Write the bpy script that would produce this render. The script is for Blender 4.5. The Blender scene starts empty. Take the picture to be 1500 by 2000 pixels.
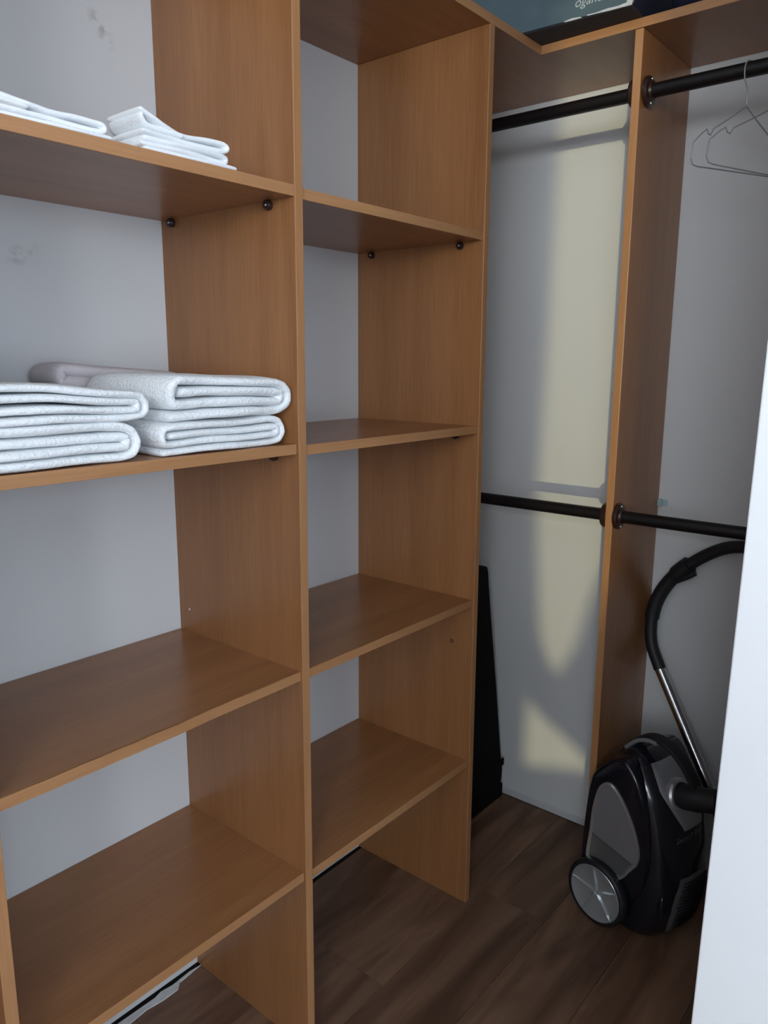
import bpy, bmesh, math, random
from mathutils import Vector, Matrix, noise

random.seed(7)
scene = bpy.context.scene
COL = scene.collection

# ------------------------------------------------------------------ camera
CX, CY, CZ = -0.9854, -1.3878, 1.45
YAW, PITCH, ROLL, FPX = 0.8796, 0.1949, 0.0051, 1495.3
Fv = Vector((math.sin(YAW)*math.cos(PITCH), math.cos(YAW)*math.cos(PITCH), -math.sin(PITCH)))
R0 = Vector((math.cos(YAW), -math.sin(YAW), 0))
U0 = R0.cross(Fv)
Rv = R0*math.cos(ROLL) + U0*math.sin(ROLL)
Uv = U0*math.cos(ROLL) - R0*math.sin(ROLL)
cam_data = bpy.data.cameras.new('camera')
cam = bpy.data.objects.new('camera', cam_data)
COL.objects.link(cam)
M = Matrix((Rv, Uv, -Fv)).transposed().to_4x4()
M.translation = Vector((CX, CY, CZ))
cam.matrix_world = M
cam_data.sensor_fit = 'VERTICAL'
cam_data.sensor_height = 36.0
cam_data.lens = FPX/2000*36.0
cam_data.clip_start = 0.02
scene.camera = cam

# ------------------------------------------------------------------ light
world = bpy.data.worlds.new('world'); scene.world = world
world.use_nodes = True
bg = world.node_tree.nodes['Background']
bg.inputs['Color'].default_value = (0.55, 0.72, 1.0, 1)
bg.inputs['Strength'].default_value = 0.35

sun_d = bpy.data.lights.new('sun', 'SUN')
sun_d.energy = 0.92
sun_d.color = (1.0, 0.90, 0.50)
sun_d.angle = math.radians(0.53)
sun = bpy.data.objects.new('sun', sun_d); COL.objects.link(sun)
sdir = Vector((1.0, 0.458, -0.001)).normalized()
sun.rotation_euler = (-sdir).to_track_quat('Z', 'Y').to_euler()

def window_light(name, w, h, energy, col, loc, facing):
    d = bpy.data.lights.new(name, 'AREA'); d.shape = 'RECTANGLE'; d.size = w; d.size_y = h
    d.energy = energy; d.color = col
    o = bpy.data.objects.new(name, d); COL.objects.link(o)
    o.location = loc; o.rotation_euler = (-Vector(facing)).to_track_quat('Z', 'Y').to_euler()
    return o
window_light('window_daylight_front', 2.0, 1.5, 63, (0.72, 0.85, 1.0), (-1.75, -4.0, 1.45), (0, 1, 0))
window_light('window_daylight_side', 2.1, 1.0, 121, (0.88, 0.95, 1.0), (-3.14, -2.5, 1.75), (1, 0, 0))

vs = scene.view_settings
vs.view_transform = 'Standard'; vs.look = 'None'; vs.gamma = 1.0
vs.use_curve_mapping = False
vs.exposure = 0.0

# ------------------------------------------------------------------ helpers
def tag(o, label=None, cat=None, group=None, kind=None):
    if label: o['label'] = label
    if cat: o['category'] = cat
    if group: o['group'] = group
    if kind: o['kind'] = kind
    return o

def empty(name, loc=(0, 0, 0), rz=0.0):
    o = bpy.data.objects.new(name, None); COL.objects.link(o)
    o.location = loc; o.rotation_euler = (0, 0, rz)
    o.empty_display_size = 0.05
    return o

def link(name, me, mat=None, parent=None, loc=None):
    o = bpy.data.objects.new(name, me); COL.objects.link(o)
    if mat and not me.materials: me.materials.append(mat)
    if parent: o.parent = parent
    if loc: o.location = loc
    return o

def finish(bm, name, mat, parent=None, smooth=False, loc=None, angle=None):
    bmesh.ops.recalc_face_normals(bm, faces=bm.faces)
    me = bpy.data.meshes.new(name); bm.to_mesh(me); bm.free()
    if smooth:
        for p in me.polygons: p.use_smooth = True
        if angle: me.set_sharp_from_angle(angle=math.radians(angle))
    return link(name, me, mat, parent, loc)

def bm_box(bm, x0, x1, y0, y1, z0, z1, bev=0.0):
    r = bmesh.ops.create_cube(bm, size=1.0)
    vs_ = r['verts']
    for v in vs_:
        v.co = Vector((x0+(v.co.x+.5)*(x1-x0), y0+(v.co.y+.5)*(y1-y0), z0+(v.co.z+.5)*(z1-z0)))
    if bev:
        es = list({e for v in vs_ for e in v.link_edges})
        bmesh.ops.bevel(bm, geom=es, offset=bev, segments=2, profile=.5, affect='EDGES')

def box(name, mat, parent, x0, x1, y0, y1, z0, z1, bev=0.0, smooth=False):
    bm = bmesh.new(); bm_box(bm, x0, x1, y0, y1, z0, z1, bev)
    return finish(bm, name, mat, parent)

def prism(name, mat, parent, pts, axis, a, b, bev=0.0):
    """pts 2-D outline; axis 0 -> (y,z) extruded in x; 1 -> (x,z) in y; 2 -> (x,y) in z"""
    bm = bmesh.new()
    def mk(p, t):
        return (t, p[0], p[1]) if axis == 0 else ((p[0], t, p[1]) if axis == 1 else (p[0], p[1], t))
    A = [bm.verts.new(mk(p, a)) for p in pts]; B = [bm.verts.new(mk(p, b)) for p in pts]
    bm.faces.new(A); bm.faces.new(B[::-1])
    n = len(pts)
    for i in range(n): bm.faces.new((A[i], B[i], B[(i+1) % n], A[(i+1) % n]))
    if bev: bmesh.ops.bevel(bm, geom=bm.edges[:], offset=bev, segments=2, profile=.5, affect='EDGES')
    return finish(bm, name, mat, parent)

def catmull(P, n=8, closed=False):
    P = [Vector(p) for p in P]; out = []
    m = len(P)
    rng = range(m) if closed else range(m-1)
    for i in rng:
        if closed: p0, p1, p2, p3 = P[i-1], P[i], P[(i+1) % m], P[(i+2) % m]
        else:
            p1, p2 = P[i], P[i+1]
            p0 = P[i-1] if i else p1*2-p2
            p3 = P[i+2] if i+2 < m else p2*2-p1
        for k in range(n):
            t = k/n
            out.append(.5*((2*p1)+(p2-p0)*t+(2*p0-5*p1+4*p2-p3)*t*t+(3*p1-p0-3*p2+p3)*t**3))
    if not closed: out.append(P[-1])
    return out

def bm_tube(bm, pts, r, seg=14, cap=True, flat=None, up=None):
    """r: number or list; flat: (w,h) half extents for a band section"""
    pts = [Vector(p) for p in pts]; n = len(pts)
    rs = r if isinstance(r, (list, tuple)) else [r]*n
    t0 = (pts[1]-pts[0]).normalized()
    ref = Vector(up) if up else (Vector((0, 0, 1)) if abs(t0.z) < .9 else Vector((1, 0, 0)))
    u = (ref - t0*ref.dot(t0)).normalized()
    rings = []
    for i, p in enumerate(pts):
        t = (pts[min(i+1, n-1)]-pts[max(i-1, 0)]).normalized()
        if up: u = (Vector(up)-t*Vector(up).dot(t)).normalized()
        else: u = (u-t*u.dot(t)).normalized()
        w = t.cross(u)
        ring = []
        for k in range(seg):
            a = 2*math.pi*k/seg
            if flat:
                ca, sa = math.cos(a), math.sin(a)
                e = 0.45
                x = math.copysign(abs(ca)**e, ca)*flat[0]*rs[i]; y = math.copysign(abs(sa)**e, sa)*flat[1]*rs[i]
                ring.append(bm.verts.new(p+u*x+w*y))
            else:
                ring.append(bm.verts.new(p+(u*math.cos(a)+w*math.sin(a))*rs[i]))
        rings.append(ring)
    for A, B in zip(rings, rings[1:]):
        for k in range(seg): bm.faces.new((A[k], A[(k+1) % seg], B[(k+1) % seg], B[k]))
    if cap: bm.faces.new(rings[0][::-1]); bm.faces.new(rings[-1])

def tube(name, mat, parent, pts, r, seg=14, **kw):
    bm = bmesh.new(); bm_tube(bm, pts, r, seg, **kw)
    return finish(bm, name, mat, parent, smooth=True, angle=40)

def bm_lathe(bm, prof, seg=40, mtx=None):
    """prof (r, h) revolved about z, then mtx"""
    rings = []
    for r, h in prof:
        if r < 1e-6: rings.append([bm.verts.new((0, 0, h))])
        else: rings.append([bm.verts.new((r*math.cos(2*math.pi*k/seg), r*math.sin(2*math.pi*k/seg), h)) for k in range(seg)])
    for A, B in zip(rings, rings[1:]):
        for k in range(seg):
            k2 = (k+1) % seg
            if len(A) == 1 and len(B) == 1: continue
            if len(A) == 1: bm.faces.new((A[0], B[k], B[k2]))
            elif len(B) == 1: bm.faces.new((A[k], A[k2], B[0]))
            else: bm.faces.new((A[k], A[k2], B[k2], B[k]))
    if mtx: bmesh.ops.transform(bm, matrix=mtx, verts=bm.verts)

def lathe(name, mat, parent, prof, axis, loc, seg=40, angle=35):
    bm = bmesh.new()
    q = Vector(axis).to_track_quat('Z', 'Y').to_matrix().to_4x4()
    bm_lathe(bm, prof, seg, Matrix.Translation(Vector(loc)) @ q)
    return finish(bm, name, mat, parent, smooth=True, angle=angle)

# ------------------------------------------------------------------ materials
def new_mat(name):
    m = bpy.data.materials.new(name); m.use_nodes = True
    nt = m.node_tree; b = nt.nodes['Principled BSDF']
    return m, nt, b

def N(nt, kind, **kw):
    n = nt.nodes.new(kind)
    for k, v in kw.items(): setattr(n, k, v)
    return n

def plain(name, col, rough=.5, metal=0.0, noise_amt=0.06, nscale=30, bump=0.0, coat=0.0):
    m, nt, b = new_mat(name)
    tc = N(nt, 'ShaderNodeTexCoord'); nz = N(nt, 'ShaderNodeTexNoise')
    nz.inputs['Scale'].default_value = nscale; nz.inputs['Detail'].default_value = 5
    nt.links.new(tc.outputs['Object'], nz.inputs['Vector'])
    mx = N(nt, 'ShaderNodeMix', data_type='RGBA')
    mx.inputs['A'].default_value = tuple(c*(1-noise_amt) for c in col)+(1,)
    mx.inputs['B'].default_value = tuple(min(1, c*(1+noise_amt)) for c in col)+(1,)
    nt.links.new(nz.outputs['Fac'], mx.inputs['Factor'])
    nt.links.new(mx.outputs['Result'], b.inputs['Base Color'])
    b.inputs['Roughness'].default_value = rough
    b.inputs['Metallic'].default_value = metal
    b.inputs['Coat Weight'].default_value = coat
    if bump:
        bp = N(nt, 'ShaderNodeBump'); bp.inputs['Strength'].default_value = bump; bp.inputs['Distance'].default_value = .002
        nt.links.new(nz.outputs['Fac'], bp.inputs['Height']); nt.links.new(bp.outputs['Normal'], b.inputs['Normal'])
    return m

def wood(name, grain, c0, c1, rough=.3, fine=260, coarse=14, spec=.5):
    """grain: 0,1,2 = axis along which the grain runs"""
    m, nt, b = new_mat(name)
    tc = N(nt, 'ShaderNodeTexCoord')
    def stretched(s_across, s_along, detail, dist=0.0):
        mp = N(nt, 'ShaderNodeMapping')
        sc = [s_across]*3; sc[grain] = s_along
        mp.inputs['Scale'].default_value = sc
        nt.links.new(tc.outputs['Object'], mp.inputs['Vector'])
        nz = N(nt, 'ShaderNodeTexNoise'); nz.inputs['Scale'].default_value = 1.0
        nz.inputs['Detail'].default_value = detail; nz.inputs['Distortion'].default_value = dist
        nt.links.new(mp.outputs['Vector'], nz.inputs['Vector'])
        return nz
    n1 = stretched(coarse, coarse*.05, 3, .4); n2 = stretched(fine, fine*.035, 3)
    ad = N(nt, 'ShaderNodeMath', operation='MULTIPLY_ADD')
    nt.links.new(n2.outputs['Fac'], ad.inputs[0]); ad.inputs[1].default_value = .45
    m1 = N(nt, 'ShaderNodeMath', operation='MULTIPLY'); m1.inputs[1].default_value = .62
    nt.links.new(n1.outputs['Fac'], m1.inputs[0]); nt.links.new(m1.outputs[0], ad.inputs[2])
    cr = N(nt, 'ShaderNodeValToRGB')
    cr.color_ramp.elements[0].position = .34; cr.color_ramp.elements[0].color = c0+(1,)
    cr.color_ramp.elements[1].position = .70; cr.color_ramp.elements[1].color = c1+(1,)
    nt.links.new(ad.outputs[0], cr.inputs['Fac'])
    nt.links.new(cr.outputs['Color'], b.inputs['Base Color'])
    b.inputs['Roughness'].default_value = rough
    b.inputs['Specular IOR Level'].default_value = spec
    bp = N(nt, 'ShaderNodeBump'); bp.inputs['Strength'].default_value = .05; bp.inputs['Distance'].default_value = .0006
    nt.links.new(n2.outputs['Fac'], bp.inputs['Height']); nt.links.new(bp.outputs['Normal'], b.inputs['Normal'])
    return m

WC0, WC1 = (0.262, 0.110, 0.040), (0.385, 0.172, 0.068)
beech_z = wood('beech_laminate_upright', 2, WC0, WC1)
beech_x = wood('beech_laminate_shelf', 0, WC0, WC1)
beech_y = wood('beech_laminate_side_leg', 1, WC0, WC1)
band_z = wood('beech_edging_upright', 2, (0.38, 0.180, 0.075), (0.49, 0.25, 0.115), rough=.35)
band_x = wood('beech_edging_shelf', 0, (0.38, 0.180, 0.075), (0.49, 0.25, 0.115), rough=.35)
band_y = wood('beech_edging_side', 1, (0.38, 0.180, 0.075), (0.49, 0.25, 0.115), rough=.35)

def wall_mat(name, col, scuffs=()):
    m, nt, b = new_mat(name)
    tc = N(nt, 'ShaderNodeTexCoord')
    nz = N(nt, 'ShaderNodeTexNoise'); nz.inputs['Scale'].default_value = 2.2; nz.inputs['Detail'].default_value = 6
    nt.links.new(tc.outputs['Object'], nz.inputs['Vector'])
    mx = N(nt, 'ShaderNodeMix', data_type='RGBA')
    mx.inputs['A'].default_value = tuple(c*.95 for c in col)+(1,)
    mx.inputs['B'].default_value = tuple(min(1, c*1.03) for c in col)+(1,)
    nt.links.new(nz.outputs['Fac'], mx.inputs['Factor'])
    last = mx.outputs['Result']
    fine = N(nt, 'ShaderNodeTexNoise'); fine.inputs['Scale'].default_value = 45; fine.inputs['Detail'].default_value = 8
    nt.links.new(tc.outputs['Object'], fine.inputs['Vector'])
    for (p, sx, sz, rot, amt) in scuffs:      # small rubbed marks on the paint
        mp = N(nt, 'ShaderNodeMapping', vector_type='TEXTURE')
        mp.inputs['Location'].default_value = p; mp.inputs['Rotation'].default_value = (0, rot, 0)
        mp.inputs['Scale'].default_value = (sx, .3, sz)
        nt.links.new(tc.outputs['Object'], mp.inputs['Vector'])
        ln = N(nt, 'ShaderNodeVectorMath', operation='LENGTH'); nt.links.new(mp.outputs['Vector'], ln.inputs[0])
        mr = N(nt, 'ShaderNodeMapRange'); mr.inputs['From Min'].default_value = 1.0; mr.inputs['From Max'].default_value = 0.2
        nt.links.new(ln.outputs['Value'], mr.inputs['Value'])
        th = N(nt, 'ShaderNodeMapRange'); th.inputs['From Min'].default_value = .47; th.inputs['From Max'].default_value = .62
        nt.links.new(fine.outputs['Fac'], th.inputs['Value'])
        mu = N(nt, 'ShaderNodeMath', operation='MULTIPLY'); nt.links.new(mr.outputs[0], mu.inputs[0]); nt.links.new(th.outputs[0], mu.inputs[1])
        m2 = N(nt, 'ShaderNodeMath', operation='MULTIPLY'); m2.inputs[1].default_value = amt; nt.links.new(mu.outputs[0], m2.inputs[0])
        mm = N(nt, 'ShaderNodeMix', data_type='RGBA'); nt.links.new(m2.outputs[0], mm.inputs['Factor'])
        nt.links.new(last, mm.inputs['A']); mm.inputs['B'].default_value = (.30, .28, .27, 1)
        last = mm.outputs['Result']
    nt.links.new(last, b.inputs['Base Color'])
    b.inputs['Roughness'].default_value = .6
    b.inputs['Specular IOR Level'].default_value = .3
    bp = N(nt, 'ShaderNodeBump'); bp.inputs['Strength'].default_value = .12; bp.inputs['Distance'].default_value = .001
    nt.links.new(fine.outputs['Fac'], bp.inputs['Height']); nt.links.new(bp.outputs['Normal'], b.inputs['Normal'])
    return m

wall_back_m = wall_mat('white_wall_paint_scuffed', (.69, .695, .70),
    [((-.128, 0, 2.045), .045, .018, .9, .6), ((-.31, 0, 1.632), .04, .02, -.5, .55)])
wall_m = wall_mat('white_wall_paint', (.70, .71, .72))
ceil_m = wall_mat('white_ceiling_paint', (.8, .8, .8))
jamb_m = plain('white_gloss_paint', (.88, .89, .91), .45, noise_amt=.015, nscale=3)
base_m = plain('aged_white_paint', (.60, .61, .63), .6, noise_amt=.05, nscale=12)
filler_m = plain('white_filler', (.62, .62, .62), .8, noise_amt=.25, nscale=60, bump=.5)
gap_m = plain('dark_gap', (.02, .02, .02), .9)

def floor_mat():
    m, nt, b = new_mat('dark_oak_laminate')
    tc = N(nt, 'ShaderNodeTexCoord'); oi = N(nt, 'ShaderNodeObjectInfo')
    off = N(nt, 'ShaderNodeVectorMath', operation='SCALE'); off.inputs['Scale'].default_value = 37.0
    cmb = N(nt, 'ShaderNodeCombineXYZ')
    for i in range(3): nt.links.new(oi.outputs['Random'], cmb.inputs[i])
    nt.links.new(cmb.outputs[0], off.inputs[0])
    add = N(nt, 'ShaderNodeVectorMath', operation='ADD')
    nt.links.new(tc.outputs['Object'], add.inputs[0]); nt.links.new(off.outputs[0], add.inputs[1])
    mp = N(nt, 'ShaderNodeMapping'); mp.inputs['Scale'].default_value = (1.3, 9, 9)
    nt.links.new(add.outputs[0], mp.inputs['Vector'])
    n1 = N(nt, 'ShaderNodeTexNoise'); n1.inputs['Scale'].default_value = 1.6; n1.inputs['Detail'].default_value = 8; n1.inputs['Distortion'].default_value = .8
    nt.links.new(mp.outputs[0], n1.inputs['Vector'])
    cr = N(nt, 'ShaderNodeValToRGB')
    cr.color_ramp.elements[0].position = .32; cr.color_ramp.elements[0].color = (.100, .050, .031, 1)
    cr.color_ramp.elements[1].position = .68; cr.color_ramp.elements[1].color = (.235, .132, .082, 1)
    nt.links.new(n1.outputs['Fac'], cr.inputs['Fac'])
    hs = N(nt, 'ShaderNodeHueSaturation')
    mr = N(nt, 'ShaderNodeMapRange'); mr.inputs['To Min'].default_value = .85; mr.inputs['To Max'].default_value = 1.12
    nt.links.new(oi.outputs['Random'], mr.inputs['Value']); nt.links.new(mr.outputs[0], hs.inputs['Value'])
    nt.links.new(cr.outputs['Color'], hs.inputs['Color']); nt.links.new(hs.outputs['Color'], b.inputs['Base Color'])
    b.inputs['Roughness'].default_value = .5
    b.inputs['Specular IOR Level'].default_value = .3
    bp = N(nt, 'ShaderNodeBump'); bp.inputs['Strength'].default_value = .1; bp.inputs['Distance'].default_value = .001
    nt.links.new(n1.outputs['Fac'], bp.inputs['Height']); nt.links.new(bp.outputs['Normal'], b.inputs['Normal'])
    return m
floor_m = floor_mat()

rail_m = plain('dark_brown_metal', (.010, .008, .009), .42, metal=.3, noise_amt=.1)
flange_m = plain('dark_brown_plastic', (.030, .013, .012), .3, noise_amt=.1)
screw_m = plain('steel_screw', (.6, .6, .62), .3, metal=1)
wire_m = plain('galvanised_wire', (.46, .48, .49), .45, metal=.35)
clear_m = plain('clear_plastic', (.55, .72, .78), .2)
clear_m.node_tree.nodes['Principled BSDF'].inputs['Alpha'].default_value = .55
towel_m = plain('white_terry', (.92, .945, .965), .95, noise_amt=.03, nscale=190, bump=.65)
towel_m.node_tree.nodes['Bump'].inputs['Distance'].default_value = .004
napkin_m = plain('white_cotton', (.91, .935, .96), .95, noise_amt=.03, nscale=300, bump=.5)
pink_m = plain('pale_mauve_cotton', (.68, .63, .66), .95, noise_amt=.05, nscale=200, bump=.5)
black_fab = plain('black_cover', (.004, .004, .006), .9, noise_amt=.2, nscale=90)
black_fab.node_tree.nodes['Principled BSDF'].inputs['Specular IOR Level'].default_value = .15
box_face = plain('slate_blue_card', (.065, .105, .125), .45, noise_amt=.2, nscale=14)
box_dark = plain('dark_navy_card', (.012, .014, .035), .5, noise_amt=.3, nscale=20)
box_under = plain('grey_brown_card', (.05, .045, .05), .8, noise_amt=.35, nscale=25)
tape_m = plain('silver_tape', (.50, .52, .54), .45, noise_amt=.2, nscale=90)
print_m = plain('pale_print', (.45, .48, .48), .6)
vac_black = plain('glossy_black_plastic', (.006, .007, .012), .22, noise_amt=.1, coat=.4)
vac_matte = plain('matte_black_plastic', (.010, .010, .013), .55)
vac_silver = plain('silver_paint', (.34, .34, .36), .36, metal=.55, noise_amt=.05)
vac_rim = plain('bright_silver_paint', (.66, .66, .69), .28, metal=.8, noise_amt=.03)
vac_grey = plain('dark_grey_plastic', (.10, .10, .105), .4)
chrome = plain('chrome_tube', (.62, .64, .68), .16, metal=1, noise_amt=.02)
clear_hub = plain('smoky_silver_hub', (.50, .55, .58), .26, metal=.6, noise_amt=.15, nscale=18, coat=.6)

# ------------------------------------------------------------------ dimensions from the photograph
D = .387; T = .0185; X1 = .5796; XW = 1.123; X3 = .8114; Y3 = -.6284; XB = .8083; ZT = 2.174; TB = .0195
XL = -.594; XLL = -1.19; REC = .0057
YJ = -1.15

# ------------------------------------------------------------------ structure
def struct(o): o['kind'] = 'structure'; return o

floor = struct(box('floor', gap_m, None, -3.4, XW+.12, -4.1, .12, -.06, -.0065))
pl_me = {}
PW, PL = .192, 1.285
def plank_mesh(L):
    k = round(L, 3)
    if k not in pl_me:
        bm = bmesh.new(); bm_box(bm, 0, L-.0008, .0004, PW-.0004, -.006, 0, .0007)
        bmesh.ops.recalc_face_normals(bm, faces=bm.faces)
        me = bpy.data.meshes.new('plank'); bm.to_mesh(me); bm.free(); me.materials.append(floor_m)
        pl_me[k] = me
    return pl_me[k]
row = 0; y = -.012 - PW
while y > -4.05:
    x = -3.2; first = [.42, .85, 1.285, .64][row % 4]
    L = first
    while x < XW-.012:
        L2 = min(L, XW-.008-x)
        if L2 > .02: link('plank', plank_mesh(L2), None, floor, (x, y, 0))
        x += L2; L = PL
    row += 1; y -= PW

struct(box('wall_back', wall_back_m, None, -3.3, XW+.12, 0, .12, 0, 2.62))
struct(box('wall_right', wall_m, None, XW, XW+.12, -4.05, 0, 0, 2.62))
struct(box('ceiling', ceil_m, None, -3.4, XW+.12, -4.1, .12, 2.6, 2.7))
wfr = bmesh.new()
for b_ in ((-3.3, -2.8, 0, 2.62), (-.7, XW+.12, 0, 2.62), (-2.8, -.7, 0, .65), (-2.8, -.7, 2.25, 2.62)):
    bm_box(wfr, b_[0], b_[1], -4.15, -4.05, b_[2], b_[3])
struct(finish(wfr, 'wall_front', wall_m))
wl = bmesh.new()
for b_ in ((-1.4, 0.0, 0, 2.62), (-4.05, -3.6, 0, 2.62), (-3.6, -1.4, 2.3, 2.62)):
    bm_box(wl, -3.3, -3.2, b_[0], b_[1], b_[2], b_[3])
struct(finish(wl, 'wall_left', wall_m))
# stub wall beside the closet opening, its end lined with a white board slightly out of plumb
struct(box('wall_closet', wall_m, None, -.012, XW, -1.30, -1.165, 0, 2.6))
bm = bmesh.new()
def yj(z): return -1.139-.0117*z
V = [bm.verts.new(p) for p in ((-.03, -1.31, 0), (-.012, -1.31, 0), (-.012, yj(0), 0), (-.03, yj(0), 0),
                               (-.03, -1.31, 2.6), (-.012, -1.31, 2.6), (-.012, yj(2.6), 2.6), (-.03, yj(2.6), 2.6))]
for f in ((0, 1, 2, 3), (7, 6, 5, 4), (0, 4, 5, 1), (1, 5, 6, 2), (2, 6, 7, 3), (3, 7, 4, 0)): bm.faces.new([V[i] for i in f])
bmesh.ops.bevel(bm, geom=bm.edges[:], offset=.002, segments=2, profile=.5, affect='EDGES')
struct(finish(bm, 'trim_1', jamb_m))
# thin skirting at the foot of the right wall, and the unfinished foot of the back wall
struct(box('baseboard_right', base_m, None, XW-.007, XW-.0003, -1.16, -.012, 0, .022, .002))
bm = bmesh.new()                                   # dried filler smeared on the floor along the gap
P = [(-.02, -.016), (-.06, -.02), (-.085, -.022), (-.10, -.036), (-.14, -.036), (-.18, -.030), (-.23, -.034), (-.30, -.028), (-.40, -.034), (-.5, -.026),
     (-.5, -.010), (-.40, -.014), (-.30, -.012), (-.23, -.014), (-.15, -.016), (-.13, -.011), (-.10, -.016), (-.05, -.012)]
A = [bm.verts.new((p[0], p[1], .0002)) for p in P]; B = [bm.verts.new((p[0], p[1]*.98, .0022)) for p in P]
bm.faces.new(A); bm.faces.new(B)
for i in range(len(P)): bm.faces.new((A[i], A[(i+1) % len(P)], B[(i+1) % len(P)], B[i]))
struct(finish(bm, 'trim_2', filler_m))

# unseen slabs added behind the camera to dim the lower right corner
lp = bmesh.new()
bm_box(lp, -2.10, -2.0, -1.66, -.60, 0, 1.78); bm_box(lp, -2.10, -2.0, -3.4, -2.045, 0, 1.78)
struct(finish(lp, 'added_light_blocker', wall_m))
# window frame in the room behind the camera (side wall) and an added unseen screen cut to shape the sun patch
wf = bmesh.new()
for a in ((-3.6, -3.54, 0, 2.3), (-1.46, -1.4, 0, 2.3), (-3.6, -1.4, 2.24, 2.3)):
    bm_box(wf, -3.29, -3.21, a[0], a[1], a[2], a[3], .004)
struct(finish(wf, 'window_1', jamb_m))
SX = -5.6
def yb(yw): return yw - .458*(XW-SX)
scr = bmesh.new()
def scr_poly(pts):
    A = [scr.verts.new((SX, yb(p[0]), p[1])) for p in pts]; B = [scr.verts.new((SX-.03, yb(p[0]), p[1])) for p in pts]
    scr.faces.new(A); scr.faces.new(B[::-1]); n = len(pts)
    for i in range(n): scr.faces.new((A[i], B[i], B[(i+1) % n], A[(i+1) % n]))
scr_poly([(-.292, 3.5), (-.275, 1.6), (-.262, 1.07), (-.256, .5), (-.256, -.3), (4, -.3), (4, 3.5)])
scr_poly([(-.54, 3.5), (-.54, -.3), (-5, -.3), (-5, 3.5)])
scr_poly([(-.2628, 1.0), (-.275, .80), (-.292, .60), (-.335, .50), (-.372, .485), (-.43, .60), (-.47, .76), (-.54, .95), (-.54, .19),
          (-.45, .258), (-.33, .322), (-.268, .372), (-.2525, .42)])
scr_poly([(-.2525, .13), (-.36, .162), (-.46, .185), (-.5398, .20), (-.5398, -.3), (-.2455, -.3)])
struct(finish(scr, 'sun_patch_mask', wall_m))

# ------------------------------------------------------------------ shelving unit
unit = tag(empty('shelving_unit', (X1/2, -D/2, 0)),
    'beech laminate open shelving with two bays of fixed shelves against the white back wall', 'shelving')
def loc_children(o):
    return o
def place_parent(root):
    """parts are modelled in world space: keep them there under a parent that sits at the thing's base"""
    inv = Matrix.Translation(root.location).inverted()
    for ch in root.children:
        ch.matrix_parent_inverse = inv

def side_panel(x0, x1, name='side_panel', leg=None):
    p = box(name, beech_z, unit, x0, x1, -D+.0016, -.0006, 0.0005, ZT-.0004, .0004)
    bm = bmesh.new(); bm_box(bm, x0, x1, -D-.0006, -D+.0016, .0005, ZT-.0004, .0007)
    e = finish(bm, 'edge_band', band_z, p)
    return p
p1 = side_panel(-T, 0); p2 = side_panel(X1, X1+T); p0 = side_panel(XL-T, XL)
pLL = side_panel(XLL-T, XLL)

def pin(parent, x, y, z, sgn=-1, small=False):
    """shelf support stud sticking out of a panel face at x, pointing along sgn*x"""
    r = .0045 if small else .0085
    pr = [(0, .0), (r*.8, .0), (r*.95, .001), (r, .003), (r, .009), (r*.85, .0115), (r*.5, .012), (r*.45, .0105), (0, .0105)]
    o = lathe('shelf_stud', flange_m, parent, pr, (sgn, 0, 0), (x, y, z), 20)
    if not small:
        bm = bmesh.new()
        q = Vector((sgn, 0, 0)).to_track_quat('Z', 'Y').to_matrix().to_4x4()
        bm_lathe(bm, [(0, .0105), (r*.32, .0105), (r*.28, .0122), (0, .0126)], 10, Matrix.Translation(Vector((x, y, z))) @ q)
        # a separate screw head shown as its own small mesh face set, joined to the stud by material
        me = o.data; me.materials.append(screw_m)
        b2 = bmesh.new(); b2.from_mesh(me)
        n0 = len(b2.faces)
        tmp = bpy.data.meshes.new('t'); bm.to_mesh(tmp); bm.free()
        b2.from_mesh(tmp); bpy.data.meshes.remove(tmp)
        b2.faces.ensure_lookup_table()
        for f in b2.faces[n0:]: f.material_index = 1; f.smooth = True
        b2.to_mesh(me); b2.free()
    return o

def shelf(xa, xb_, ztop, rec=REC, crack=False):
    y0 = -D+rec
    s = box('shelf', beech_x, unit, xa+.0004, xb_-.0004, y0+.0016, -.0012, ztop-T, ztop, .0003)
    bm = bmesh.new()
    if not crack:
        bm_box(bm, xa+.0006, xb_-.0006, y0-.0004, y0+.0015, ztop-T-.0001, ztop+.0001, .0006)
    else:                                        # edging lifting away from the board: wavy gap
        n = 60; rows = []
        for i in range(n+1):
            x = xa+.0006+(xb_-xa-.0012)*i/n
            t = i/n
            lift = .0048*max(0, math.sin(min(1, t/.62)*math.pi))**.6*(.7+.5*noise.noise((x*18, 0, 3))) if t < .62 else 0
            lift = max(0, lift)
            dz = .0012*noise.noise((x*25, 1, 7))
            rows.append([bm.verts.new(p) for p in ((x, y0-.0006-lift, ztop-T), (x, y0-.0006-lift, ztop+dz), (x, y0+.0012-lift, ztop+dz), (x, y0+.0012-lift*.3, ztop-T))])
        for A, B in zip(rows, rows[1:]):
            for k in range(4): bm.faces.new((A[k], A[(k+1) % 4], B[(k+1) % 4], B[k]))
        bm.faces.new(rows[0]); bm.faces.new(rows[-1][::-1])
    e = finish(bm, 'edge_band', band_x, s)
    if crack: e['label'] = 'edging strip lifting from the front of the shelf'
    return s

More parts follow.
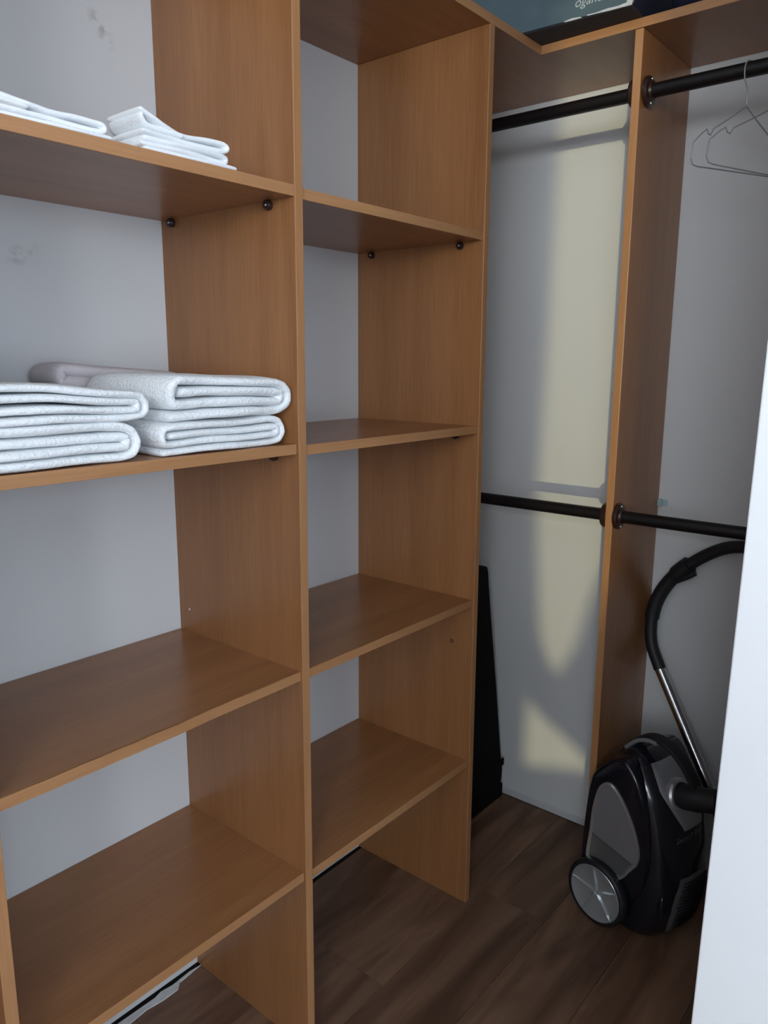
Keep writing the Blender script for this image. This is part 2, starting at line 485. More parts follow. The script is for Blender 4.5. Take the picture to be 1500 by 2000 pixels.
ZL = [1.743, 1.301, .8618, .4267]; ZR = [1.742, 1.2975, .8607, .4207]
for i, z in enumerate(ZL):
    s = shelf(XL, -T, z, rec=(.0012 if i == 0 else REC), crack=(i == 2))
    if i < 2:
        pin(s, -T, -.040, z-T-.0082); pin(s, -T, -.325, z-T-.0082)
    elif i == 2: pin(s, -T, -.352, z-T-.0046, small=True)
    if i < 3:
        pin(s, XL, -.352 if i == 2 else -.325, z-T-.0082, 1)
        pin(s, XL, -.040, z-T-.0082, 1)
for i, z in enumerate(ZR):
    s = shelf(0, X1, z)
    if i < 2:
        pin(s, X1, -.051, z-T-.0082); pin(s, X1, -.324, z-T-.0082)
    elif i == 2: pin(s, X1, -.344, z-T-.0046, small=True)
    if i < 3: pin(s, 0, -.325, z-T-.0082, 1)
for z in (1.743, 1.301, .8618, .4267): shelf(XLL, XL-T, z)
# drilled peg hole in the divider and a chip in the laminate
lathe('peg_hole', flange_m, p2, [(.0028, .0), (.0028, .0006), (.0046, .0008), (.0052, 0)], (-1, 0, 0), (X1, -.323, .738), 20)
lathe('laminate_chip', filler_m, p1, [(0, .0006), (.0022, .0005), (.003, 0)], (-1, 0, 0), (-T, -.035, .913), 7)
place_parent(unit)

# ------------------------------------------------------------------ top board (L-shaped)
tb = tag(empty('top_board', (XB, -D, ZT)), 'L-shaped beech board lying along the top of the shelving and over the rails', 'board')
prism('board', beech_x, tb, [(XLL-T, -D+.0016), (XLL-T, -.0008), (XW-.0008, -.0008), (XW-.0008, -1.158), (XB+.0016, -1.158), (XB+.0016, -D+.0016)], 2, ZT, ZT+TB, .0003)
bm = bmesh.new(); bm_box(bm, XLL-T, XB+.001, -D-.0006, -D+.0014, ZT-.0001, ZT+TB+.0001, .0006)
finish(bm, 'edge_band', band_x, tb)
bm = bmesh.new(); bm_box(bm, XB-.0006, XB+.0014, -1.158, -D-.0008, ZT-.0001, ZT+TB+.0001, .0006)
finish(bm, 'edge_band', band_y, tb)
place_parent(tb)

# ------------------------------------------------------------------ partition between the hanging bays
part = tag(empty('wardrobe_partition', ((X3+XW)/2, Y3, 0)), 'tall beech upright standing out from the right wall between the hanging rails', 'partition')
box('panel', beech_z, part, X3+.0016, XW-.0008, Y3-T/2, Y3+T/2, .0005, ZT-.0004, .0004)
bm = bmesh.new(); bm_box(bm, X3-.0006, X3+.0016, Y3-T/2, Y3+T/2, .0005, ZT-.0004, .0007); finish(bm, 'edge_band', band_z, part)
bm = bmesh.new()
bm_box(bm, XW-.012, XW-.0009, Y3-T/2-.0135, Y3-T/2-.0003, 1.058, 1.078, .001)
bm_box(bm, XW-.0035, XW-.0009, Y3-T/2-.026, Y3-T/2-.013, 1.060, 1.076, .001)
o = finish(bm, 'bracket', clear_m, part); o['label'] = 'small clear plastic corner bracket'
place_parent(part)

# ------------------------------------------------------------------ rails
def rail(x, z, y0, y1, label, grp):
    t = tag(empty('hanging_rail', (x, (y0+y1)/2, z)), label, 'rail', grp)
    r = .0155
    tube('rail_tube', rail_m, t, [(x, y0+.004, z), (x, y0+.02, z), (x, y1-.02, z), (x, y1-.004, z)], r, 24)
    for (yy, s) in ((y0, 1), (y1, -1)):
        f = lathe('flange', flange_m, t, [(0, .0003), (.029, .0003), (.0325, .003), (.0325, .009), (.030, .0125), (.0205, .0135), (.019, .019), (.0162, .0195), (.0155, .018)], (0, s, 0), (x, yy, z), 36)
        for k in (-1, 1):
            lathe('screw', screw_m, f, [(0, .0142), (.003, .0142), (.0036, .0132), (.0036, .012)], (0, s, 0), (x+k*.0225*.0, yy+s*.0002, z+k*.0255), 10)
    place_parent(t)
    return t
RX1, RZ1, RX2, RZ2 = .846, 2.0509, .833, 1.0718
rail(RX1, RZ1, Y3+T/2+.0002, -.0005, 'dark brown rail under the top board, between shelving and partition', 'upper rails')
rail(RX1, RZ1, -1.1645, Y3-T/2-.0002, 'dark brown rail under the top board with the wire hangers on it', 'upper rails')
rail(RX2, RZ2, Y3+T/2+.0002, -.0005, 'dark brown lower rail between the shelving and the partition', 'lower rails')
rail(RX2, RZ2, -1.1645, Y3-T/2-.0002, 'dark brown lower rail above the vacuum cleaner hose', 'lower rails')

# ------------------------------------------------------------------ wire hangers
def hanger(y, phi, tilt, hw, label, drop=0.0):
    t = tag(empty('wire_hanger', (RX1, y, RZ1-.25)), label, 'hanger', 'wire hangers on the upper rail')
    ph = math.radians(phi); u = Vector((math.sin(ph), -math.cos(ph), 0))
    ap = RZ1-.071-drop
    def P(s, z): return Vector((RX1, y, 0))+u*s+Vector((0, 0, z+tilt*s))
    r = .0014
    hook = []
    R = .0172
    for k in range(9):
        a = math.radians(-20+k*27)
        hook.append(P(math.cos(a)*R, RZ1+.0016+math.sin(a)*R))
    hook = hook[::-1][:]
    hk = [P(R*math.cos(math.radians(200)), RZ1-.004)] 
    pts = catmull([P(R*1.0, RZ1-.002), P(R*.75, RZ1+.0125), P(0, RZ1+.0172), P(-R*.78, RZ1+.0122), P(-R*1.03, RZ1-.004), P(-R*.8, RZ1-.022), P(-.002, RZ1-.040), P(0, ap+.006), P(0, ap)], 6)
    tube('hook', wire_m, t, pts, r, 8)
    dz = -.055/.105
    out = [(0, ap), (-.05, ap-.026), (-.100, ap-.050), (-.112, ap-.056), (-.121, ap-.068), (-.129, ap-.066), (-.134, ap-.058), (-.150, ap-.067), (-hw+.008, ap-.082), (-hw+.001, ap-.087),
           (-hw-.001, ap-.096), (-hw-.004, ap-.118), (-hw+.004, ap-.129), (-hw+.02, ap-.131)]
    full = out + [(0, ap-.131)] + [(-a, b) for a, b in out[::-1]]
    fr = [P(a, b) for a, b in full]
    tube('frame', wire_m, t, fr, r, 8)
    tube('neck_twist', wire_m, t, [P(0, ap+.004), P(0, ap+.02)], .0024, 8)
    place_parent(t)
hanger(-.858, 75, .06, .178, 'bent wire hanger with its hook in view, nearer the partition')
hanger(-.912, 66, -.02, .178, 'thin wire hanger behind the first, its hook beyond the picture edge', drop=.012)

# ------------------------------------------------------------------ storage box on the top board
# long face runs between these two floor points, overhanging the board's inner corner
A2 = Vector((.737, -.640)); B2 = Vector((.707, -.100))
ax = (B2-A2).normalized(); nrm = Vector((ax.y, -ax.x))     # into the board (+x)
BL, BD, BH = .56, .372, .20
bx = tag(empty('storage_box', (A2.x, A2.y, ZT+TB+.0004)), 'worn slate blue cardboard box with white lettering overhanging the top board corner', 'box')
bx.rotation_euler = (0, 0, math.atan2(ax.y, ax.x))
# local frame: x along the face, -y into the board
def lbox(name, mat, x0, x1, y0, y1, z0, z1, bev=.001): 
    return box(name, mat, bx, x0, x1, y0, y1, z0, z1, bev)
lbox('carton', box_dark, .0, BL, -BD, -.001, .0008, BH, .003)
lbox('printed_face', box_face, .001, BL-.001, -.0012, .0006, .003, BH-.001, .0004)
lbox('underside', box_under, .002, BL-.002, -BD+.002, -.002, 0, .0009, .0002)
o = lbox('tape', tape_m, -.0010, .012, -.006, .0012, .006, BH-.01, .0004); o['label'] = 'pale worn strip down the box corner'
prism('worn_edge', tape_m, bx, [(.0, .0005), (.045, .0005), (.075, .0015), (.10, .002), (.10, .0042), (.08, .004), (.055, .0062), (.03, .0055), (0, .0095)], 1, .0004, .0013)
prism('worn_edge', tape_m, bx, [(.112, .001), (.15, .001), (.155, .003), (.135, .0055), (.115, .004)], 1, .0004, .0013)

def text_mesh(s, size, mat, parent, name='lettering', shear=.0, depth=.0004):
    cu = bpy.data.curves.new(name, 'FONT'); cu.body = s; cu.size = size; cu.extrude = depth; cu.shear = shear
    cu.align_x = 'LEFT'
    ob = bpy.data.objects.new(name+'_tmp', cu); COL.objects.link(ob)
    bpy.context.view_layer.update()
    dg = bpy.context.evaluated_depsgraph_get()
    me = bpy.data.meshes.new_from_object(ob.evaluated_get(dg))
    bpy.data.objects.remove(ob); bpy.data.curves.remove(cu)
    me.name = name; me.materials.clear()
    return link(name, me, mat, parent)
# lettering reads left to right for a viewer in front of the face: from +x (far end) to 0
t_ = text_mesh('ogantlE', .027, print_m, bx, shear=.25)
t_.matrix_local = Matrix(((-1, 0, 0, .131), (0, 0, 1, .0010), (0, 1, 0, .0255), (0, 0, 0, 1)))
# near end mark
t2 = text_mesh('I', .035, print_m, bx, name='end_mark')
t2.matrix_local = Matrix(((0, 0, -1, -.0004), (-1, 0, 0, -.03), (0, 1, 0, .030), (0, 0, 0, 1)))

# dark soft bag pushed against the box, mostly above the picture edge
bm = bmesh.new()
bmesh.ops.create_cube(bm, size=1)
bmesh.ops.subdivide_edges(bm, edges=bm.edges[:], cuts=5, use_grid_fill=True)
for v in bm.verts:
    p = v.co.copy(); q = p.normalized()*.62
    p = p.lerp(q, .35)
    p = Vector((p.x*.27, p.y*.20, (p.z+.5)*.15))
    p += noise.noise_vector(v.co*3+Vector((4, 2, 1)))*.010
    p.z = max(p.z, .0)
    v.co = p
bg_ = finish(bm, 'soft_bag', box_dark, None, smooth=True)
bg_.location = (.962, -.778, ZT+TB+.0004)
tag(bg_, 'dark soft bag on the top board beside the slate blue box', 'bag')

# ------------------------------------------------------------------ towels
def ribbon_bm(bm, path, th, y0, y1, ny=9, jit=.0012, seed=0, wob=.004, closedpath=False, round_ends=True, shift=None):
    pts = catmull(path, 6)
    n = len(pts); nor = []
    for i in range(n):
        t = (pts[min(i+1, n-1)]-pts[max(i-1, 0)]); t.normalize(); nor.append(Vector((-t.y, t.x)))
    rings = []
    for j in range(ny+1):
        f = j/ny
        e = min(f, 1-f)*ny
        s = [.35, .82, 1.0][min(2, int(e))] if round_ends else 1
        y = y0+(y1-y0)*f
        if j == 1: y = y0+.25*th*(1 if y1 > y0 else -1)
        if j == ny-1: y = y1-.25*th*(1 if y1 > y0 else -1)
        ring = []
        def add(p):
            v = Vector((p.x, y, p.y))
            q = v*10+Vector((seed*3.1, seed, 0))
            d = noise.noise_vector(q)*jit*2.2 + noise.noise_vector(v*70+Vector((seed, 0, 0)))*jit*.6
            d.z *= .6
            d.y += noise.noise((p.x*9+seed*5, p.y*30, seed))*wob
            ring.append(bm.verts.new(v+d))
        th_ = th*1.14
        for i in range(n): add(pts[i]+nor[i]*th_*.5*s*(1+.22*noise.noise((pts[i].x*22, pts[i].y*40+seed, y*6))))
        tl = (pts[-1]-pts[-2]).normalized(); add(pts[-1]+tl*th*.35*s)
        for i in range(n-1, -1, -1): add(pts[i]-nor[i]*th_*.5*s)
        tf = (pts[0]-pts[1]).normalized(); add(pts[0]+tf*th*.35*s)
        rings.append(ring)
    m = len(rings[0])
    for A, B in zip(rings, rings[1:]):
        for k in range(m): bm.faces.new((A[k], A[(k+1) % m], B[(k+1) % m], B[k]))
    for R_ in (rings[0], rings[-1]):
        for i in range(n-1):
            try: bm.faces.new((R_[i], R_[i+1], R_[2*n-1-i], R_[2*n-i]))
            except ValueError: pass
        bm.faces.new((R_[n-1], R_[n], R_[n+1])); bm.faces.new((R_[2*n], R_[2*n+1], R_[0])) if len(R_) > 2*n+1 else bm.faces.new((R_[2*n], R_[0], R_[m-1])) 

def folded(path_fn):
    return path_fn

def spiral_path(x0, x1, z0, z1, th, turns, start='bl', sag=None):
    """stadium spiral going inwards; starts bottom-left running right; returns (x,z) points"""
    pts = []
    h = (z1-z0)/2; cz = (z0+z1)/2
    k = 0
    lo, hi, l, r = z0+th/2, z1-th/2, x0+th/2, x1-th/2
    pts += [(l, lo), ((l*2+r)/3, lo), ((l+r*2)/3, lo)]
    for t in range(turns):
        rr = (hi-lo)/2
        pts += [(r-rr*.9, lo), (r-rr*.15, lo+rr*.45), (r, (lo+hi)/2), (r-rr*.15, hi-rr*.45), (r-rr*.9, hi), ((l+r*2)/3, hi), ((l*2+r)/3, hi)]
        lo2 = lo+th*1.02
        if hi-lo2 < th*.8: pts.append((l, hi)); break
        rr = (hi-lo2)/2
        pts += [(l+rr*.9, hi), (l+rr*.15, hi-rr*.45), (l, (hi+lo2)/2), (l+rr*.15, lo2+rr*.45), (l+rr*.9, lo2)]
        hi = hi-th*1.02; lo = lo2; r = r-th*1.02
        if hi-lo < th*.7: pts += [((l+r*2)/3, (lo)), (r, lo)]; break
        pts += [((l*2+r)/3, lo), ((l+r*2)/3, lo)]
        l += th*1.02
    else:
        pass
    if sag: pts = [(x, z0+(z-z0)*sag((x-x0)/(x1-x0))) for x, z in pts]
    return pts

def towel(name, mat, paths, th, y0, y1, base, label, cat, grp, seed, ny=9, jit=.0026, sub=1, wob=.009):
    bm = bmesh.new()
    for i, p in enumerate(paths):
        ribbon_bm(bm, [(x-base[0], z-base[2]) for x, z in p], th, y0-base[1], y1-base[1], ny, jit, seed+i*.7, wob)
    o = finish(bm, name, mat, None, smooth=True)
    o.location = base
    if sub:
        md = o.modifiers.new('soften', 'SUBSURF'); md.levels = sub; md.render_levels = sub
    tag(o, label, cat, grp)
    return o
ZB_ = 1.3014
def sagR(t): return .90+.10*math.sin(min(1, t*1.4)*math.pi/2) - .10*max(0, t-.3)
# right pile on the second shelf, lower then upper
towel('folded_towel', towel_m, [spiral_path(-.300, -.036, ZB_, ZB_+.0525, .0131, 2)], .0131, -.374, -.135, (-.168, -.255, ZB_),
      'lower white towel of the pile nearest the upright, second shelf', 'towel', 'white towels on the second shelf', 1.3)
zt2 = ZB_+.0535
towel('folded_towel', towel_m, [spiral_path(-.287, -.020, zt2, zt2+.072, .0175, 2, sag=lambda t: 1.02-.16*t**1.5)], .0170, -.378, -.135, (-.155, -.255, zt2),
      'upper white towel of the pile nearest the upright, second shelf', 'towel', 'white towels on the second shelf', 4.1)
# left pile
towel('folded_towel', towel_m, [spiral_path(-.587, -.332, ZB_, ZB_+.063, .0156, 2, sag=lambda t: 1.0-.10*t**2)], .0150, -.380, -.120, (-.46, -.255, ZB_),
      'lower white towel of the left pile, second shelf', 'towel', 'white towels on the second shelf', 7.7)
zt3 = ZB_+.060
towel('folded_towel', towel_m, [spiral_path(-.590, -.314, zt3, zt3+.058, .0138, 2, sag=lambda t: 1.0-.55*max(0, t-.35)**1.2)], .0125, -.378, -.120, (-.46, -.255, zt3),
      'upper white towel of the left pile, sloping down to its fold, second shelf', 'towel', 'white towels on the second shelf', 9.2)
# mauve bedding behind
towel('folded_bedding', pink_m, [spiral_path(-.330, -.035, ZB_, ZB_+.072, .022, 1), 
      spiral_path(-.322, -.040, ZB_+.073, ZB_+.142, .024, 1, sag=lambda t: 1.03-.42*t)], .024, -.115, -.010, (-.18, -.06, ZB_),
      'pale mauve folded bedding behind the white towels, second shelf', 'bedding', None, 3.3, ny=7, jit=.003)
# cloths on the top shelf
ZA_ = 1.7434
towel('folded_napkin', napkin_m, [
      [(-.590, ZA_+.004), (-.5, ZA_+.004), (-.40, ZA_+.004), (-.352, ZA_+.005)],
      [(-.590, ZA_+.013), (-.5, ZA_+.013), (-.42, ZA_+.012), (-.368, ZA_+.012), (-.361, ZA_+.017), (-.368, ZA_+.0215), (-.40, ZA_+.0225), (-.435, ZA_+.0205), (-.47, ZA_+.023), (-.52, ZA_+.028), (-.588, ZA_+.037)],
      [(-.588, ZA_+.0245), (-.52, ZA_+.020), (-.47, ZA_+.0175)]],
      .0090, -.376, -.20, (-.47, -.28, ZA_), 'flat folded white cloths at the left of the topmost shelf in view', 'cloth', 'white cloths on the upper shelf', 5.5, ny=7, jit=.0012)
towel('folded_napkin', napkin_m, [
      [(-.300, ZA_+.0035), (-.25, ZA_+.0035), (-.18, ZA_+.0035), (-.137, ZA_+.0035)],
      [(-.305, ZA_+.011), (-.26, ZA_+.0105), (-.20, ZA_+.0105), (-.158, ZA_+.0105), (-.151, ZA_+.0145), (-.158, ZA_+.0185), (-.20, ZA_+.0185), (-.26, ZA_+.0185), (-.300, ZA_+.0195)],
      [(-.303, ZA_+.0275), (-.26, ZA_+.0265), (-.20, ZA_+.026), (-.160, ZA_+.0265), (-.150, ZA_+.032), (-.158, ZA_+.0378), (-.19, ZA_+.0372), (-.232, ZA_+.034), (-.262, ZA_+.040), (-.285, ZA_+.0475), (-.306, ZA_+.0555)],
      [(-.303, ZA_+.0485), (-.300, ZA_+.042), (-.29, ZA_+.036), (-.26, ZA_+.0335), (-.235, ZA_+.0325)]],
      .0088, -.376, -.29, (-.22, -.28, ZA_), 'folded white cloths with the top one flaring up, beside the upright, topmost shelf in view', 'cloth', 'white cloths on the upper shelf', 8.5, ny=7, jit=.0009)

# ------------------------------------------------------------------ black leaning thing in the corner: folded ironing board in a black cover
ib = tag(empty('ironing_board', (1.02, -.17, 0)), 'tall tapered black board standing folded in the corner behind the shelving', 'ironing board')
out = [(.760, .095), (.766, .06), (.80, .045), (1.093, .045), (1.102, .06), (1.104, .100), (1.092, .138), (1.086, .16), (1.040, .43), (.995, .67), (.974, .815), (.967, .832), (.950, .838), (.915, .838), (.896, .828), (.89, .80), (.87, .67), (.82, .43), (.775, .16)]
bm = bmesh.new()
yc = -.17
A = [bm.verts.new((p[0], yc-.016, p[1])) for p in out]; B = [bm.verts.new((p[0], yc+.016, p[1])) for p in out]
bm.faces.new(A); bm.faces.new(B[::-1])
for i in range(len(out)): bm.faces.new((A[i], B[i], B[(i+1) % len(out)], A[(i+1) % len(out)]))
bmesh.ops.bevel(bm, geom=bm.edges[:], offset=.004, segments=2, profile=.5, affect='EDGES')
finish(bm, 'padded_top', black_fab, ib)
box('foot_rail', black_fab, ib, .775, 1.1035, yc-.020, yc+.020, .0005, .048, .004)
box('cross_bar', black_fab, ib, .79, 1.1065, yc-.019, yc-.0165+.001, .112, .138, .001)
place_parent(ib)

# ------------------------------------------------------------------ vacuum cleaner
VO = Vector((.732, -.687, 0)); VA = Vector((-.975, .221, 0)).normalized(); VB = Vector((-.221, -.975, 0)).normalized()
def W(a, b, z): return VO+VA*a+VB*b+Vector((0, 0, z))
vac = tag(empty('vacuum_cleaner', W(-.14, .05, 0)), 'black and silver canister vacuum cleaner standing on end on the floor', 'vacuum cleaner')
SEC = [(.004, -.01, .110, .085), (.012, -.035, .145, .100), (.04, -.055, .170, .106), (.10, -.068, .188, .110), (.18, -.071, .194, .112), (.26, -.069, .188, .112),
       (.33, -.063, .172, .112), (.385, -.052, .150, .110), (.425, -.036, .124, .103), (.455, -.016, .096, .088), (.475, .004, .068, .066), (.482, .02, .05, .04)]
AC = -.142
def sec_at(z):
    if z <= SEC[0][0]: return SEC[0][1:]
    for s, t in zip(SEC, SEC[1:]):
        if z <= t[0]:
            f = (z-s[0])/(t[0]-s[0]); return tuple(s[i]*(1-f)+t[i]*f for i in (1, 2, 3))
    return SEC[-1][1:]
def surf(th, z, off=0.0):
    """th measured from +b towards +a"""
    b0, b1, ha = sec_at(z)
    cb, hb = (b0+b1)/2, (b1-b0)/2
    c, s = math.cos(th), math.sin(th)
    e = 2/2.7
    x = math.copysign(abs(c)**e, c)*(hb+off); y_ = math.copysign(abs(s)**e, s)*(ha+off)
    return W(AC+y_, cb+x, z)
bm = bmesh.new(); NS = 48; rings = []
zs = []
for s, t in zip(SEC, SEC[1:]):
    for k in range(3): zs.append(s[0]+(t[0]-s[0])*k/3)
zs.append(SEC[-1][0])
for z in zs: rings.append([bm.verts.new(surf(2*math.pi*k/NS, z)) for k in range(NS)])
for A, B in zip(rings, rings[1:]):
    for k in range(NS): bm.faces.new((A[k], A[(k+1) % NS], B[(k+1) % NS], B[k]))
bm.faces.new(rings[0][::-1]); bm.faces.new(rings[-1])
finish(bm, 'body', vac_black, vac, smooth=True, angle=50)

def surf_patch(name, mat, fn, nu=14, nv=14, off=.004, parent=vac):
    """fn(u,v)->(th,z); raised shell over the body with a thickness"""
    bm = bmesh.new(); T_, B_ = [], []
    for j in range(nv+1):
        rt, rb = [], []
        for i in range(nu+1):
            th, z = fn(i/nu, j/nv)
            edge = min(i, nu-i, j, nv-j)
            o_ = off if edge > 0 else off*.45
            rt.append(bm.verts.new(surf(th, z, o_))); rb.append(bm.verts.new(surf(th, z, -.004)))
        T_.append(rt); B_.append(rb)
    for j in range(nv):
        for i in range(nu):
            bm.faces.new((T_[j][i], T_[j][i+1], T_[j+1][i+1], T_[j+1][i]))
            bm.faces.new((B_[j][i], B_[j+1][i], B_[j+1][i+1], B_[j][i+1]))
    for i in range(nu):
        bm.faces.new((T_[0][i], B_[0][i], B_[0][i+1], T_[0][i+1])); bm.faces.new((T_[nv][i], T_[nv][i+1], B_[nv][i+1], B_[nv][i]))
    for j in range(nv):
        bm.faces.new((T_[j][0], T_[j+1][0], B_[j+1][0], B_[j][0])); bm.faces.new((T_[j][nu], B_[j][nu], B_[j+1][nu], T_[j+1][nu]))
    return finish(bm, name, mat, parent, smooth=True, angle=40)
# silver centre around the hose inlet: narrow at the bottom (tongue), wide at the top
def centre(u, v):
    z = .318+.145*v
    w = (.22+.42*min(1, v*1.6)) 
    return ((u-.5)*2*w, z)
surf_patch('centre_panel', vac_silver, centre, off=.004)
# exhaust grille low on the front
def grille(u, v):
    z = .035+.165*v
    w = .50+.10*math.sin(v*math.pi)-.1*v
    return ((u-.5)*2*w, z)
g = surf_patch('grille', vac_grey, grille, off=.003)
bm = bmesh.new()
for k in range(15):
    z = .05+k*.0096
    w = (.40+.08*math.sin(k/14*math.pi)-.08*k/14)
    pts = [surf(w*(i/10*2-1), z+.004*(i/10), .0045) for i in range(11)]
    bm_tube(bm, pts, .0021, 6)
sl = finish(bm, 'grille_slats', vac_matte, g, smooth=True); sl['kind'] = 'stuff'
# release latch
lt = []
bm = bmesh.new()
bmesh.ops.create_uvsphere(bm, u_segments=20, v_segments=12, radius=1)
c_ = surf(.80, .112, -.001)
for v in bm.verts:
    p = v.co.copy(); v.co = c_+VB*(p.x*.011)+VA*(p.y*.012)+Vector((0, 0, p.z*.038))
finish(bm, 'latch', vac_black, vac, smooth=True)

# black frames that carry the side panels and form the flat shoulders of the shell
for sg in (1, -1):
    fo = catmull([(-.069, .095), (-.0695, .15), (-.066, .25), (-.058, .35), (-.047, .398), (-.020, .436), (.015, .466), (.05, .470), (.085, .435), (.112, .37), (.126, .29), (.128, .21), (.10, .12), (.02, .085)], 4, closed=True)
    bm = bmesh.new(); rg = []
    for (h, sc_) in ((-.050, 1.0), (-.010, 1.0), (-.004, .985), (-.0005, .95)):
        a_ = (-.024 if sg > 0 else 2*AC+.024)+sg*h
        rg.append([bm.verts.new(W(a_, .03+(p.x-.03)*sc_, .27+(p.y-.27)*sc_)) for p in fo])
    n_ = len(fo)
    for A, B in zip(rg, rg[1:]):
        for k in range(n_): bm.faces.new((A[k], A[(k+1) % n_], B[(k+1) % n_], B[k]))
    bm.faces.new(rg[0][::-1]); bm.faces.new(rg[-1])
    finish(bm, 'side_frame', vac_black, vac, smooth=True, angle=40)

# side panels (both sides): teardrop silver with bright rim and a lower facet
def side_cover(sgn):
    a0 = -.024 if sgn > 0 else 2*AC+.024
    def Q(b, z, h): return W(a0+sgn*h, b, z)
    outl = catmull([(-.046, .150), (-.041, .25), (-.036, .315), (-.022, .375), (.004, .400), (.030, .391), (.062, .355), (.090, .306), (.106, .256), (.104, .222), (.085, .190), (.055, .150), (.0, .135)], 5, closed=True)
    cen = Vector((.026, .26))
    def ringat(s, h, bm): return [bm.verts.new(Q(cen.x+(p.x-cen.x)*s, cen.y+(p.y-cen.y)*s, h)) for p in outl]
    bm = bmesh.new()
    R_ = [ringat(1.0, -.02, bm), ringat(1.0, .004, bm), ringat(.985, .0065, bm), ringat(.94, .0065, bm), ringat(.88, .0015, bm)]
    n = len(outl)
    for A, B in zip(R_, R_[1:]):
        for k in range(n): bm.faces.new((A[k], A[(k+1) % n], B[(k+1) % n], B[k]))
    bm.faces.new(R_[0][::-1])
    rim = finish(bm, 'side_panel', vac_rim, vac, smooth=True, angle=25)
    # inset plate: upper flat part and a lower facet folded inwards
    ins = [Vector((cen.x+(p.x-cen.x)*.885, cen.y+(p.y-cen.y)*.885)) for p in outl]
    def line(p): return (p.y - (.240 - .20*(p.x+.04)))        # >0 above the crease
    up = []; dn = []
    m = len(ins)
    for i in range(m):
        p, q = ins[i], ins[(i+1) % m]; fp, fq = line(p), line(q)
        (up if fp >= 0 else dn).append((p, 0))
        if fp*fq < 0:
            c = p+(q-p)*(fp/(fp-fq)); up.append((c, 1)); dn.append((c, 1))
    for nm, poly, mt in (('inset_plate', up, vac_silver), ('lower_facet', dn, vac_grey)):
        b2 = bmesh.new()
        vs2 = [b2.verts.new(Q(p.x, p.y, .0022 if (k or nm == 'inset_plate') else .0005)) for p, k in poly]
        b2.faces.new(vs2)
        ex = bmesh.ops.extrude_face_region(b2, geom=b2.faces[:])
        for v in [v for v in ex['geom'] if isinstance(v, bmesh.types.BMVert)]: v.co -= VA*sgn*.006
        finish(b2, nm, mt, rim)
side_cover(1); side_cover(-1)

# big rear wheels
def wheel(acen, sgn):
    axv = VA*sgn
    R = .0875
    w = lathe('wheel', vac_matte, vac, [(.0, -.026), (.070, -.026), (.083, -.022), (R, -.014), (R, -.002), (.0855, .003), (.081, .006), (.0765, .006), (.0755, -.004), (0, -.010)], axv, W(acen, 0, R+.0006), 56)
    h = lathe('hub', clear_hub, w, [(.0757, .004), (.074, .0058), (.070, .0045), (.060, .0005), (.035, -.0025), (.012, -.003), (0, -.003)], axv, W(acen, 0, R+.0006), 56, angle=60)
    for k in range(5):
        an = math.radians(98+72*k)
        bm = bmesh.new()
        d = VB*math.cos(an)+Vector((0, 0, math.sin(an))); t = axv.cross(d)
        c0 = W(acen, 0, R+.0006)
        prof = [(.004, .0060), (.018, .0046), (.036, .0034), (.055, .0036), (.068, .0060), (.0735, .0100)]
        rows = []
        for r_, hw_ in prof:
            base = c0+d*r_+axv*.001
            rows.append([bm.verts.new(base-t*hw_*1.6-axv*.005), bm.verts.new(base-t*hw_*.4+axv*(.0005+.0040*(r_/.07))), bm.verts.new(base+t*hw_*.4+axv*(.0005+.0040*(r_/.07))), bm.verts.new(base+t*hw_*1.6-axv*.005)])
        for A, B in zip(rows, rows[1:]):
            for q in range(4): bm.faces.new((A[q], A[(q+1) % 4], B[(q+1) % 4], B[q]))
        bm.faces.new(rows[0]); bm.faces.new(rows[-1][::-1])
        finish(bm, 'spoke', clear_hub, w, smooth=False)
wheel(-.004, 1); wheel(2*AC+.004, -1)

# carrying handle: flat arch over the top end, silver strip on the outer left half
HP = [(-.030, .415), (-.018, .448), (.006, .484), (.045, .512), (.085, .517), (.124, .501), (.156, .474), (.180, .440), (.192, .405), (.185, .385)]
hp = catmull([W(AC+.02, b, z) for b, z in HP], 6)
tube('handle', vac_matte, vac, hp, 1.0, 20, flat=(.0195, .0055), up=tuple(VA))
hs_ = catmull([W(AC+.02, b*1.0, z) for b, z in [(-.006, .4665), (.006, .4800), (.028, .5005), (.058, .5125), (.082, .5125)]], 5)
bm = bmesh.new(); bm_tube(bm, [p+VA*.004-VB*.001+Vector((0, 0, -.001)) for p in hs_], 1.0, 16, flat=(.0180, .0062), up=tuple(VA))
o = finish(bm, 'handle_strip', vac_silver, vac, smooth=True, angle=40); o['label'] = 'silver strip on the handle'

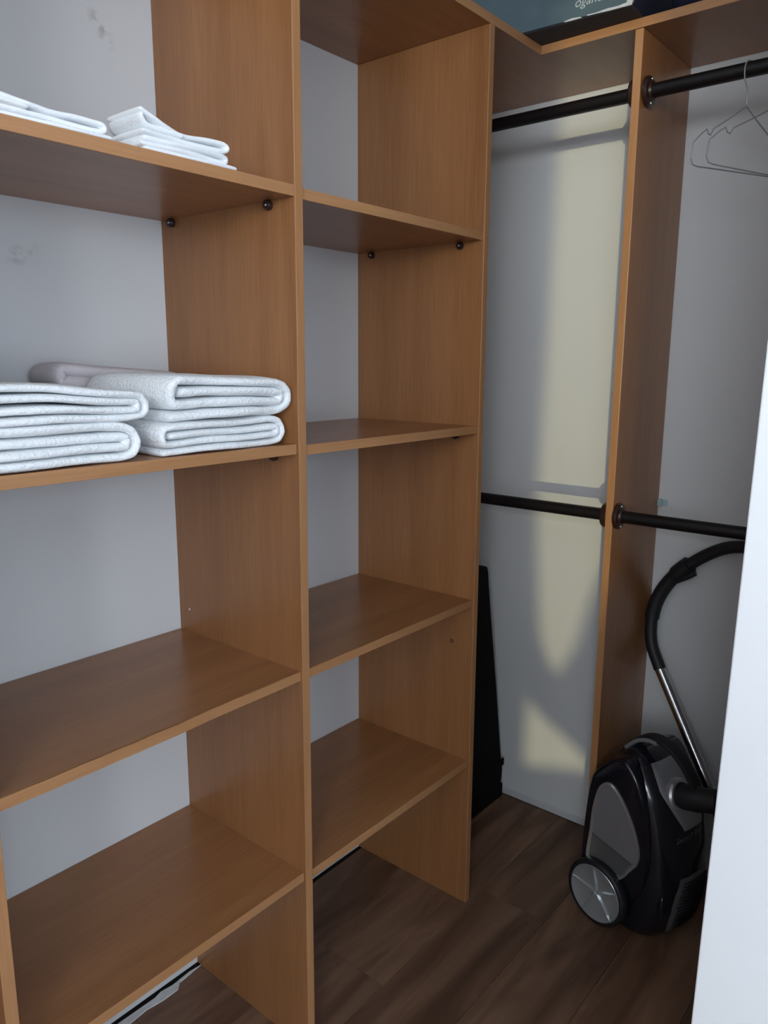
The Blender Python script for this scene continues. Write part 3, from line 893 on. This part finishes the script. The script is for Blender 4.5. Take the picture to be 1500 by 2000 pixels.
# hose inlet, elbow and hose
IC = W(AC+.02, .139, .392); ID = (VB*.955+Vector((0, 0, .295))).normalized()
lathe('inlet_ring', vac_rim, vac, [(.031, -.03), (.045, -.012), (.044, .004), (.040, .009), (.034, .010), (.031, .004), (.031, -.03)], ID, IC, 40)
lathe('hose_connector', vac_matte, vac, [(0, -.03), (.030, -.03), (.030, .015), (.0315, .017), (.0315, .06), (.029, .064), (.029, .105), (.026, .11), (.022, .112), (.0, .112)], ID, IC, 32)
bs = IC+ID*.11
gend = Vector((1.06, -.93, .985))
hpath = catmull([bs-ID*.01, bs+ID*.05, Vector((.83, -1.06, .50)), Vector((.88, -1.10, .66)), Vector((.98, -1.09, .84)), Vector((1.045, -1.03, .955)), gend+Vector((0, -.02, .002)), gend], 26)
rr = [(.0185 if (i % 4) < 2 else .0155) for i in range(len(hpath))]
tube('hose', vac_matte, vac, hpath, rr, 12)
# curved grip, sleeve and chrome wand leaning on the wall
G = [gend, Vector((1.075, -.883, .986)), Vector((1.08, -.835, .974)), Vector((1.085, -.785, .944)), Vector((1.09, -.735, .902)), Vector((1.092, -.695, .855)), Vector((1.090, -.666, .795)), Vector((1.085, -.657, .735)), Vector((1.072, -.667, .672)), Vector((1.058, -.700, .610))]
gp = catmull(G, 8)
tube('grip', vac_matte, vac, gp, .0165, 18)
i0, i1 = 34, 60
sp = gp[30:56]
tube('grip_sleeve', vac_matte, vac, sp, [.0195+.004*(k/len(sp) < .25) for k in range(len(sp))], 16)
tube('grip_trigger', vac_matte, vac, [gp[29]+Vector((-.004, -.012, -.026)), gp[32]+Vector((-.004, -.008, -.022)), gp[37]+Vector((-.004, -.004, -.014))], [.007, .010, .008], 10)
wt = Vector((1.0585, -.699, .612)); wb = Vector((.985, -.884, .335))
wd = (wb-wt).normalized()
tube('wand', chrome, vac, [wt, wb+wd*.02], .0148, 24)
wf_ = wb+wd*((wb.z-.05)/-wd.z)
tube('wand_sleeve', vac_matte, vac, [wb-wd*.004, wb+wd*.05, wf_], [.0175, .0175, .0165], 20)
nz_ = bmesh.new(); bm_box(nz_, wf_.x-.03, wf_.x+.03, wf_.y-.10, wf_.y+.07, .002, .040, .008)
finish(nz_, 'floor_nozzle', vac_matte, vac)

# script under the inlet, following the shell
lx = text_mesh('Swirl Max', .018, vac_grey, vac, shear=.3, depth=.0002)
me = lx.data
for v in me.vertices:
    s = v.co.x; th = .50-s/.105; z = .292+v.co.y+s*.10
    p = surf(th, z, .0010+v.co.z)
    v.co = p
place_parent(vac)
